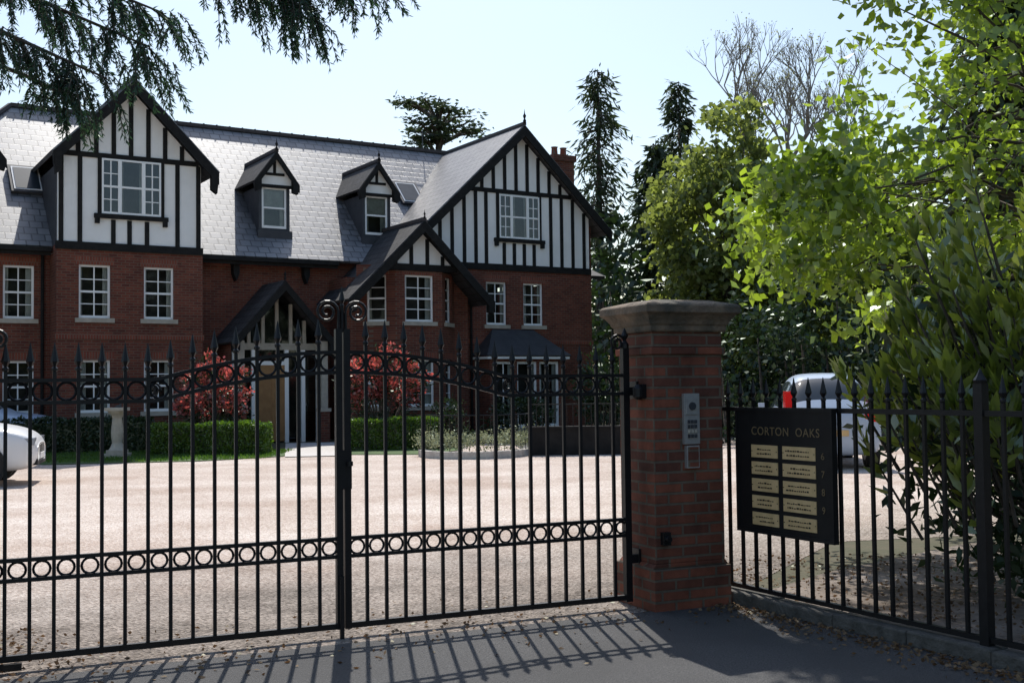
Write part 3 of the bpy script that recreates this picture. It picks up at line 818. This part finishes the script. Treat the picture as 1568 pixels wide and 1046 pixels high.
sheet('paved_path', [(-5.3, 26.6), (-4.1, 26.8), (-4.5, 33.5), (-6.6, 33.2)], .024, PATH)
n = 9000
P = np.column_stack([rng.uniform(-12, -5.6, n), rng.uniform(25.3, 29.5, n), np.full(n, .02)])
P = P[(P[:, 1] > 25.0+.25*np.abs(P[:, 0]+9.2))]
A = rng.normal(size=P.shape)*.4; A[:, 2] = 1
leaves('lawn_grass', P, A, .07, .02, L_GRASS)
def shrub(name, c, r, ncl, per, cr, L, W, mat):
    e = empty(name); C = ellip(ncl, c, r, .55); C[:, 2] = np.maximum(C[:, 2], .15)
    P = clump_points(C, per, cr); A = unit(P-np.array(c))+rng.normal(size=P.shape)*.6
    leaves('foliage', P, A, L, W, mat, e)
    mb = MB()
    for i in range(0, len(C), 6): mb.path([(c[0], c[1], 0), tuple((C[i]+np.array([c[0], c[1], 0]))/2), tuple(C[i])], [.04, .03, .01], BARK, 5)
    mb.obj('stems', e, True)
def redshrub(c, r, n):
    e = empty('red_rhododendron_shrub'); C = ellip(n, c, r, .6); C[:, 2] = np.maximum(C[:, 2], .2)
    P = clump_points(C, 28, .24); leaves('foliage', P, unit(P-np.array(c))+rng.normal(size=P.shape)*.6, .12, .05, L_DARK, e)
    C2 = C[C[:, 2] > c[2]-.35]
    P = clump_points(C2+np.array([0, -.08, .08]), 40, .2); leaves('blossom', P, unit(P-np.array(c))+rng.normal(size=P.shape)*.6, .10, .07, L_RED, e)
    mb = MB()
    for i in range(0, len(C), 6): mb.path([(c[0], c[1], 0), tuple(C[i])], [.04, .01], BARK, 5)
    mb.obj('stems', e, True)
redshrub((-7.75, 29.6, 1.3), (.80, .7, .95), 100)
redshrub((-3.55, 31.0, 1.4), (1.08, .8, 1.1), 130)
shrub('green_shrub', (-1.7, 30.6, .6), (.6, .5, .6), 50, 40, .2, .08, .05, L_DARK)
shrub('green_shrub', (.2, 33.2, .7), (.9, .6, .7), 60, 40, .25, .1, .06, L_DARK)
shrub('green_shrub', (2.6, 33.5, 1.4), (.8, .7, 1.2), 60, 40, .3, .12, .07, L_DARK)
mb = MB(); pts = []
for k in range(13):
    a = math.pi*(1.02+.95*k/12); pts.append((-.9+1.3*math.cos(a), 26.6+1.5*math.sin(a)))
for i in range(12):
    (xa, ya), (xb, yb) = pts[i], pts[i+1]
    mb.add([(xa, ya, 0), (xb, yb, 0), (xb, yb, .16), (xa, ya, .16), (xa*.88-.1, ya+.2, .16), (xb*.88-.1, yb+.2, .16)], [(0, 1, 2, 3), (3, 2, 5, 4)], PALE)
mb.obj('curved_planter_kerb')
C = [(pts[i][0]*.9-.08+random.uniform(-.15, .15), pts[i][1]+.3+random.uniform(0, .45), .3+random.uniform(0, .2)) for i in range(13) for _ in range(5)]
foliage_mass('low_border_shrubs', np.array(C), 50, .24, .06, .04, L_PALE, False)
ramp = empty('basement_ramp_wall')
mb = MB(); mb.box(.35, 3.9, 26.2, 26.45, 0, .62, RAMPSH); mb.box(.3, 3.95, 26.15, 26.5, .62, .66, RAMPSH)  # low wall in place of the ramp opening, shade put into its colour
mb.box(3.6, 3.8, 26.5, 31, 0, .9, RAMPSH)
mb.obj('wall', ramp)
mb = MB(); mb.add([(.35, 26.5, .022), (3.4, 26.5, .022), (3.6, 31.5, .022), (0, 31.5, .022)], [(0, 1, 2, 3)], ASPH); mb.obj('ramp_surface', ramp)
rail = MB()
x = .4
while x < 3.8: rail.box(x-.008, x+.008, 26.3, 26.316, .66, 1.15, IRON); x += .14
rail.box(.35, 3.9, 26.29, 26.33, 1.15, 1.18, IRON)
for i in range(12):
    (xa, ya), (xb, yb) = pts[i], pts[i+1]
    rail.path([(xa+.1, ya+.6, .95), (xb+.1, yb+.6, .95)], .015, IRON, 5)
    for t in (0, .5): rail.path([(xa+(xb-xa)*t+.1, ya+(yb-ya)*t+.6, .1), (xa+(xb-xa)*t+.1, ya+(yb-ya)*t+.6, .95)], .009, IRON, 4)
rail.obj('railing', ramp)

mb = MB(); e = empty('stone_sundial', (-9.4, 27.2, 0))
mb.box(-.26, .26, -.26, .26, 0, .12, STONE); mb.box(-.2, .2, -.2, .2, .12, .2, STONE)
mb.lathe([(.2, .2), (.16, .26), (.12, .36), (.145, .6), (.11, .95), (.14, 1.02), (.2, 1.08), (.23, 1.12)], (0, 0, 0), STONE, 12)
mb.box(-.23, .23, -.23, .23, 1.12, 1.2, STONE)
mb.extr([(-.1, 1.2), (.1, 1.2), (.1, 1.3)], -.005, .005, LEAD)
mb.obj('pedestal', e, bevel=.01)

# ------------------------------------------------------------------ cars
def car(loc, rz, paint, tall=1.0):
    e = empty('parked_car', loc, rz); mb = MB()
    S = [(0.0, .40, .58, .60, .66, .50), (.05, .28, .74, .74, .80, .60), (.35, .22, .86, .86, .95, .68), (1.10, .22, .90, .97, 1.04, .74),
         (1.30, .22, .90, .99, 1.07, .76), (2.05, .22, .91, 1.03, 1.62, .62), (2.9, .22, .91, 1.05, 1.70, .63), (3.75, .22, .91, 1.06, 1.66, .60),
         (4.32, .24, .89, 1.05, 1.14, .72), (4.48, .30, .84, .95, 1.02, .68), (4.55, .42, .74, .80, .86, .6)]
    rings = []
    for (x, zb_, hw, sh, tp, rw) in S:
        sh *= tall; tp *= tall
        h_ = [(hw*.86, zb_), (hw*.98, zb_+.12), (hw, (zb_+sh)/2+.05), (hw*.97, sh), (rw, tp-.03), (rw*.6, tp+.02), (0, tp+.03)]
        rings.append([(x, -y, z) for y, z in h_]+[(x, y, z) for y, z in h_[::-1][1:]])
    n = 13; mb.v = [p for r in rings for p in r]
    pi, gi = mb.mid(paint), mb.mid(CARG)
    for i in range(len(S)-1):
        for k in range(n-1):
            g = (4 <= i <= 7 and k in (3, 8)) or (i in (4, 7) and k in (4, 5, 6, 7))
            mb.f.append((i*n+k, i*n+k+1, (i+1)*n+k+1, (i+1)*n+k)); mb.mi.append(gi if g else pi)
        mb.f.append((i*n, (i+1)*n, (i+1)*n+n-1, i*n+n-1)); mb.mi.append(pi)
    mb.f.append(tuple(range(n))); mb.mi.append(pi); mb.f.append(tuple(range((len(S)-1)*n, len(S)*n))); mb.mi.append(pi)
    mb.obj('body', e, True, sub=2)
    d = MB()
    for sx in (.85, 3.65):
        for sy_ in (-1, 1):
            y = sy_*.80
            d.lathe([(.20, -.115), (.33, -.115), (.34, -.06), (.34, .06), (.33, .115), (.20, .115)], (sx, y, .34), TYRE, 24, axis='y')
            d.lathe([(.22, -.12), (.1, -.13), (.03, -.125), (.03, .125), (.1, .13), (.22, .12)], (sx, y, .34), CHROME, 14, axis='y')
            d.lathe([(.38, -.06), (.38, .06)], (sx, sy_*.845, .36), TYRE, 24, axis='y')
    for sy_ in (-1, 1):
        d.box(.04, .36, sy_*.58-.16, sy_*.58+.16, .66*tall, .78*tall, LAMPW)
        d.box(4.36, 4.52, sy_*.68-.13, sy_*.68+.13, .84*tall, 1.02*tall, LAMPR)
        d.box(4.00, 4.36, sy_*.76-.07, sy_*.76+.07, 1.02*tall, 1.38*tall, LAMPR)
        d.box(1.55, 1.72, sy_*.98-.09, sy_*.98+.09, 1.02*tall, 1.14*tall, paint)
        for px_ in (2.05, 2.9): d.box(px_, px_+.04, sy_*.84-.06, sy_*.84+.06, 1.02*tall, 1.05*tall, paint)
    d.box(.0, .14, -.3, .3, .5, .66*tall, TYRE); d.box(.0, .12, -.6, .6, .34, .44, TYRE)
    for i in range(6): d.box(-.006, .0, -.28+i*.1, -.24+i*.1, .5, .66*tall, CHROME)
    d.box(-.015, -.0, -.26, .26, .44, .54, WHITE); d.box(4.55, 4.56, -.26, .26, .62, .73, CREAM)
    d.obj('wheels_lights_trim', e, bevel=.012)
car((-8.35, 20.3, 0), R(196), CARW, 1.04)
car((-11.9, 30.2, 0), R(190), CARB)
car((6.35, 25.2, 0), R(-97), CARB, 1.04)

# ------------------------------------------------------------------ trees
ex = []
for _ in range(75):
    t = random.random(); ex.append((2.55+random.uniform(-.2, .6)+1.0*t*random.random(), random.uniform(10.4, 12.5), 2.6+1.7*random.random()))
top = []
for _ in range(60):       # unseen upper crown, added to shade the ground
    y = random.uniform(12.6, 14.2)
    top.append((random.uniform(2.4, 7.5), y, 1.6+.372*y+.4+random.random()*1.8))
for _ in range(170):      # unseen clumps above the verge, added to shade the road
    y = random.uniform(11.0, 13.8)
    top.append((random.uniform(.9, 2.75), y, 1.6+.375*y+.5+random.random()*2.0))
BG = [[(6.6, 12.3, 5.2), (5.4, 12.6, 7.0), (3.2, 12.5, 7.6), (1.3, 12.2, 7.5)], [(5.4, 12.6, 7.0), (3.4, 11.8, 7.2), (1.6, 11.5, 7.0)]]  # unseen limbs added to carry the shading clumps
def bflt(C):
    z = C[:, 2]; xm = 2.45+np.clip((z-3.6)/.7, 0, 1)*1.0
    return C[:, 0] > xm
tree('beech_tree', (7.2, 12.2, 0), (6.0, 11.8, 4.3), (3.6, 2.2, 2.8), 290, 44, .36, .13, .088, L_NEAR, trunk_r=.22, nlimb=90, inner=.35, extra=np.array(ex), flt=bflt, shade_extra=np.array(top), boughs=BG)
lau = empty('laurel_bush'); sm = MB(); P = []; A = []
for i in range(400):
    d = unit(rng.normal(size=(1, 3)))[0]; d[2] = abs(d[2])*1.0-.25*(random.random() < .45)
    k = random.uniform(.62, 1.08)
    tip = np.array([4.05, 7.9, 1.40])+d*np.array([1.70, 1.25, 1.75])*k
    fy = (tip[0]-1.56)*.871+(tip[1]-8.5)*.492
    if fy < .12: continue
    tip[2] = max(tip[2], .2)
    up = unit(np.array([[d[0]*.5, d[1]*.5, .9]]))[0]
    b0 = tip-up*.5
    sm.path([(4.05, 7.9, .2) if i % 5 == 0 else tuple(b0-up*.3), tuple(b0), tuple(tip)], [.014, .01, .005], BARK, 4, caps=False)
    for j in range(18):
        t = random.random()**.6; a = j*2.4
        q = b0+(tip-b0)*t
        side = np.array([math.cos(a), math.sin(a), 0])
        P.append(q); A.append(side*(1.05-.75*t)+up*(.35+.8*t))
leaves('leaves', P, A, .16, .06, L_LAUR, lau)
sm.obj('stems', lau, True)
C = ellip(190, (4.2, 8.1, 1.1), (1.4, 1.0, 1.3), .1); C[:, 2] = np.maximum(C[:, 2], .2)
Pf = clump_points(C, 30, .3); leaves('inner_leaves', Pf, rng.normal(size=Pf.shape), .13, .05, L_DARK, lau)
C = [(random.uniform(3.4, 9), random.uniform(8.8, 11), random.uniform(.3, 2.3)) for _ in range(120)]
foliage_mass('evergreen_shrubs', np.array(C), 28, .5, .16, .07, L_DARK)

tree('sycamore_tree', (7.3, 40, 0), (7.6, 40, 6.4), (2.8, 2.6, 4.5), 300, 52, .55, .26, .2, L_MID, trunk_r=.3, nlimb=60)
tree('sycamore_tree', (12.6, 38, 0), (12.2, 38, 5.0), (3.3, 2.6, 4.0), 270, 46, .6, .26, .2, L_MID, trunk_r=.3, nlimb=50)
conifer('conifer_tree', (4.7, 60, 0), 18.3, 2.2, .12, 180, L=.55, W=.13, per=18, top_fat=.28, droop=.7)
conifer('conifer_tree', (9.0, 60, 0), 17.6, 1.9, .12, 160, L=.55, W=.14, per=18, top_fat=.35, droop=.6)
conifer('conifer_tree', (6.6, 52, 0), 12.6, 2.2, .1, 150, L=.6, W=.16, per=20, top_fat=.6)
conifer('conifer_tree', (11.8, 27, 0), 12.0, 2.7, .03, 280, L=.4, W=.12, per=34, top_fat=.6)
conifer('conifer_tree', (15, 27, 0), 13.5, 2.9, .03, 220, L=.4, W=.12, per=30, top_fat=.6)
conifer('conifer_tree', (-23, 48, 0), 15.2, 4.0, .1, 180, L=.6, W=.2, per=26, top_fat=.8)
random.seed(21)
bt = empty('bare_tree'); mb = MB(); tips = []
BX = 13.0
def grow(p, d, ln, r, lv):
    q = p+d*ln
    mid = p.lerp(q, .5)+Vector((random.uniform(-1, 1), random.uniform(-1, 1), random.uniform(-.3, .6)))*ln*.08
    mb.path([p, mid, q], [r, r*.8, r*.62], BARKL, 5, caps=False)
    if lv == 0: tips.append(tuple(q)); return
    for _ in range(3):
        nd = d+Vector((random.uniform(-1, 1), random.uniform(-1, 1), random.uniform(-.35, .8)))*.62
        nd += Vector(((BX-q.x)*.06, (55-q.y)*.06, 0)); nd.normalize()
        grow(q, nd, ln*random.uniform(.60, .80), r*.62, lv-1)
mb.path([(BX, 55, 0), (BX+.1, 55, 6), (BX, 55, 12)], [.4, .3, .16], BARKL, 8)
for a in range(6):
    grow(Vector((BX, 55, 8+a*.65)), Vector((math.cos(a*2.4)*.55, math.sin(a*2.4)*.55, .85)).normalized(), 2.7, .12, 5)
mb.obj('branches', bt)
tp = np.array(tips); Pb = tp+rng.normal(size=tp.shape)*.12
leaves('buds', Pb, rng.normal(size=Pb.shape), .12, .06, L_BUD, bt)
random.seed(5)
ce = empty('cedar_tree'); mb = MB(); P = []; A = []
mb.path([(-3.6, 60, 0), (-3.9, 60, 9), (-3.7, 60, 16.3)], [.6, .4, .08], BARK, 8)
for (z, w, off) in ((16.5, 1.3, -.9), (16.0, 2.0, .3), (15.4, 2.4, -.6), (15.2, 1.8, 1.2), (14.6, 1.8, .2), (14.0, 2.2, -.2), (13.0, 2.8, 0), (12, 3.2, 0)):
    for k in range(6):
        a = random.random()*6.28; ln = w*random.uniform(.6, 1.15); q = Vector((-3.8+off+math.cos(a)*ln, 60+math.sin(a)*ln, z+random.uniform(-.1, .35)))
        mb.path([(-3.8, 60, z-.9), (-3.8+off*.6+math.cos(a)*ln*.5, 60+math.sin(a)*ln*.5, z-.15), q], [.1, .06, .02], BARK, 5)
        for _ in range(75):
            u = random.uniform(.3, 1.08)
            P.append((-3.8+off+math.cos(a)*ln*u+random.gauss(0, .28), 60+math.sin(a)*ln*u+random.gauss(0, .3), z-.05+random.gauss(0, .07)+.12*u))
            A.append((random.gauss(0, 1), random.gauss(0, 1), random.gauss(-.1, .25)))
leaves('foliage', P, A, .32, .12, L_CON, ce); mb.obj('trunk', ce, True)

C = []
for _ in range(520):
    x = random.uniform(3.5, 32); y = random.uniform(47, 55); t = 6.5+1.8*math.sin(x*.6)+1.2*math.sin(x*1.7+1)
    C.append((x, y, random.uniform(.5, t)))
foliage_mass('woodland', np.array(C), 34, 1.0, .46, .3, L_DARK)
C = []
for _ in range(280):
    x = random.uniform(4.2, 18); y = random.uniform(30, 35); t = 3.8+1.0*math.sin(x*.9)+.6*math.sin(x*2.1+1)
    C.append((x, y, random.uniform(.2, t)))
foliage_mass('rhododendron_thicket', np.array(C), 52, .65, .22, .12, L_DARK)
C = []
for _ in range(400):
    x = random.uniform(-90, 90); C.append((x, random.uniform(85, 93), random.uniform(.5, 8+1.5*math.sin(x*.3))))
foliage_mass('distant_trees', np.array(C), 20, 2.4, 1.1, .8, L_DARK, False)
C = []
for _ in range(380):
    t = random.random(); C.append((16+34*t+random.uniform(-2, 2), -22+38*t+random.uniform(-2, 2), random.uniform(.5, 11)))
foliage_mass('roadside_trees', np.array(C), 20, 2.2, 1.1, .8, L_DARK)

# spruce with boughs over the gate, trunk stands left of the frame
sp = empty('spruce_tree'); mb = MB(); P = []; A = []
mb.path([(-6.3, 8.0, 0), (-6.3, 8.0, 5), (-6.2, 8, 11)], [.32, .25, .08], BARK, 10)
def twig(p, d, ln):
    d = d.normalized(); n = 5; pts_ = [p]
    for i in range(n):
        d = (d+Vector((0, 0, -.2))).normalized(); pts_.append(pts_[-1]+d*ln/n)
    mb.path(pts_, [.005, .004, .004, .003, .003, .002], BARK, 4, caps=False)
    for k in range(int(ln*170)):
        u = random.random()*n; i = min(int(u), n-1); q = pts_[i].lerp(pts_[i+1], u-i)
        ax = pts_[i+1]-pts_[i]
        P.append(tuple(q)); r_ = Vector((random.gauss(0, 1), random.gauss(0, 1), random.gauss(0, 1)))
        A.append(tuple(ax.normalized()*.9+r_.normalized()*.75))
def bough(pts_, n, ln, r=.03, spread=1.0, u0=0):
    pts_ = [Vector(p) for p in pts_]
    m = len(pts_)
    mb.path(pts_, [r*(1-.8*i/(m-1)) for i in range(m)], BARK, 6)
    for k in range(n):
        u = (u0+(1-u0)*random.random()**.8)*(m-1); i = min(int(u), m-2); q = pts_[i].lerp(pts_[i+1], u-i)
        ax = (pts_[i+1]-pts_[i]).normalized()
        s = random.choice([-1, 1])
        d = ax*.5+Vector((0, s*.6*spread, random.uniform(-.9, .05)))+Vector((random.gauss(0, .25), 0, random.gauss(0, .2)))
        l = ln*random.uniform(.5, 1.15)
        twig(q, d, l)
        for j in range(2):
            b = q+d.normalized()*l*random.uniform(.2, .7); twig(b, d.normalized()+Vector((random.gauss(0, .6), random.gauss(0, .6), -.4)), l*.5)
bough([(-6.2, 7.9, 5.1), (-4.2, 7.3, 4.5), (-3.0, 7.1, 4.08), (-2.25, 7.1, 3.75)], 50, .42, u0=.3)
bough([(-6.2, 7.9, 4.7), (-4.0, 7.0, 4.15), (-3.1, 6.9, 3.80), (-2.45, 6.9, 3.5)], 44, .40, u0=.3)
bough([(-6.2, 7.9, 4.5), (-4.0, 7.2, 3.95), (-3.1, 7.2, 3.62), (-2.75, 7.2, 3.45)], 24, .30, u0=.3)
bough([(-6.2, 7.9, 6.2), (-3.6, 7.3, 4.7), (-2.8, 7.2, 4.25), (-2.2, 7.2, 4.0)], 40, .36, u0=.4)
bough([(-6.2, 7.9, 6.6), (-3.0, 7.5, 5.0), (-1.9, 7.3, 4.42), (-1.3, 7.3, 4.16)], 50, .50, u0=.6)
bough([(-6.2, 7.9, 6.8), (-3.0, 7.5, 5.2), (-1.5, 7.4, 4.46), (-.85, 7.4, 4.27)], 40, .36, u0=.6)
bough([(-6.2, 7.9, 5.6), (-4.6, 7.5, 5.0), (-3.4, 7.4, 4.4), (-2.8, 7.3, 4.15)], 40, .4, u0=.3)
leaves('needles', P, A, .042, .010, L_CONN, sp, .05); mb.obj('trunk_and_boughs', sp, True)

# leaf litter
n = 2600
P1 = np.column_stack([rng.uniform(1.7, 5, n), rng.uniform(6, 10.5, n), np.full(n, .03)])
P1 = P1[((P1[:, 0]-1.56)*.871+(P1[:, 1]-8.5)*.492) > .05]
P2 = []
for _ in range(520):
    s_ = random.uniform(-2.6, 2.7); d_ = random.gauss(-.1, .4); P2.append((*gl(s_, d_), .018))
for _ in range(260):
    s_ = -2.3+abs(random.gauss(0, .35)); d_ = random.uniform(-.1, 1.2); P2.append((*gl(s_, d_), .018))
P3 = []
for _ in range(1100):
    t = random.random()*4; q = .08+abs(random.gauss(.02, .16)); P3.append((1.56+.4917*t-.871*q, 8.5-.8708*t-.4917*q, .02))
P = np.vstack([P1, np.array(P2), np.array(P3)]); A = rng.normal(size=P.shape); A[:, 2] = np.abs(A[:, 2])*.15
leaves('leaf_litter', P, A, .035, .022, L_LIT)

# ------------------------------------------------------------------ light, world, camera
SAZ, SEL = R(-7.5), R(52)
Ld = Vector((math.sin(SAZ)*math.cos(SEL), math.cos(SAZ)*math.cos(SEL), math.sin(SEL)))
sun = bpy.data.lights.new('sun', 'SUN'); sun.energy = 5.0; sun.angle = R(.5); sun.color = (1, .96, .90)
so = bpy.data.objects.new('sun', sun); scene.collection.objects.link(so)
so.rotation_euler = (-Ld).to_track_quat('-Z', 'Y').to_euler(); so.location = (0, 0, 30)
w = bpy.data.worlds.new('World'); scene.world = w; w.use_nodes = True
nt = w.node_tree; nt.nodes.clear()
sk = nt.nodes.new('ShaderNodeTexSky'); sk.sky_type = 'NISHITA'; sk.sun_disc = False
sk.sun_elevation = SEL; sk.sun_rotation = SAZ; sk.dust_density = 1.4; sk.air_density = 1.3; sk.ozone_density = 2.2
bg = nt.nodes.new('ShaderNodeBackground'); bg.inputs[1].default_value = .15
ow = nt.nodes.new('ShaderNodeOutputWorld')
nt.links.new(sk.outputs[0], bg.inputs[0]); nt.links.new(bg.outputs[0], ow.inputs[0])
scene.view_settings.view_transform = 'Standard'; scene.view_settings.look = 'None'; scene.view_settings.exposure = 0

cam = bpy.data.cameras.new('camera'); co = bpy.data.objects.new('camera', cam); scene.collection.objects.link(co)
cam.sensor_width = 36; cam.lens = 40.18; cam.clip_end = 1500; cam.clip_start = .05
co.matrix_world = Matrix.Translation((0, 0, 1.6)) @ Matrix.Rotation(R(92.22), 4, 'X') @ Matrix.Rotation(R(-.7), 4, 'Z')
scene.camera = co
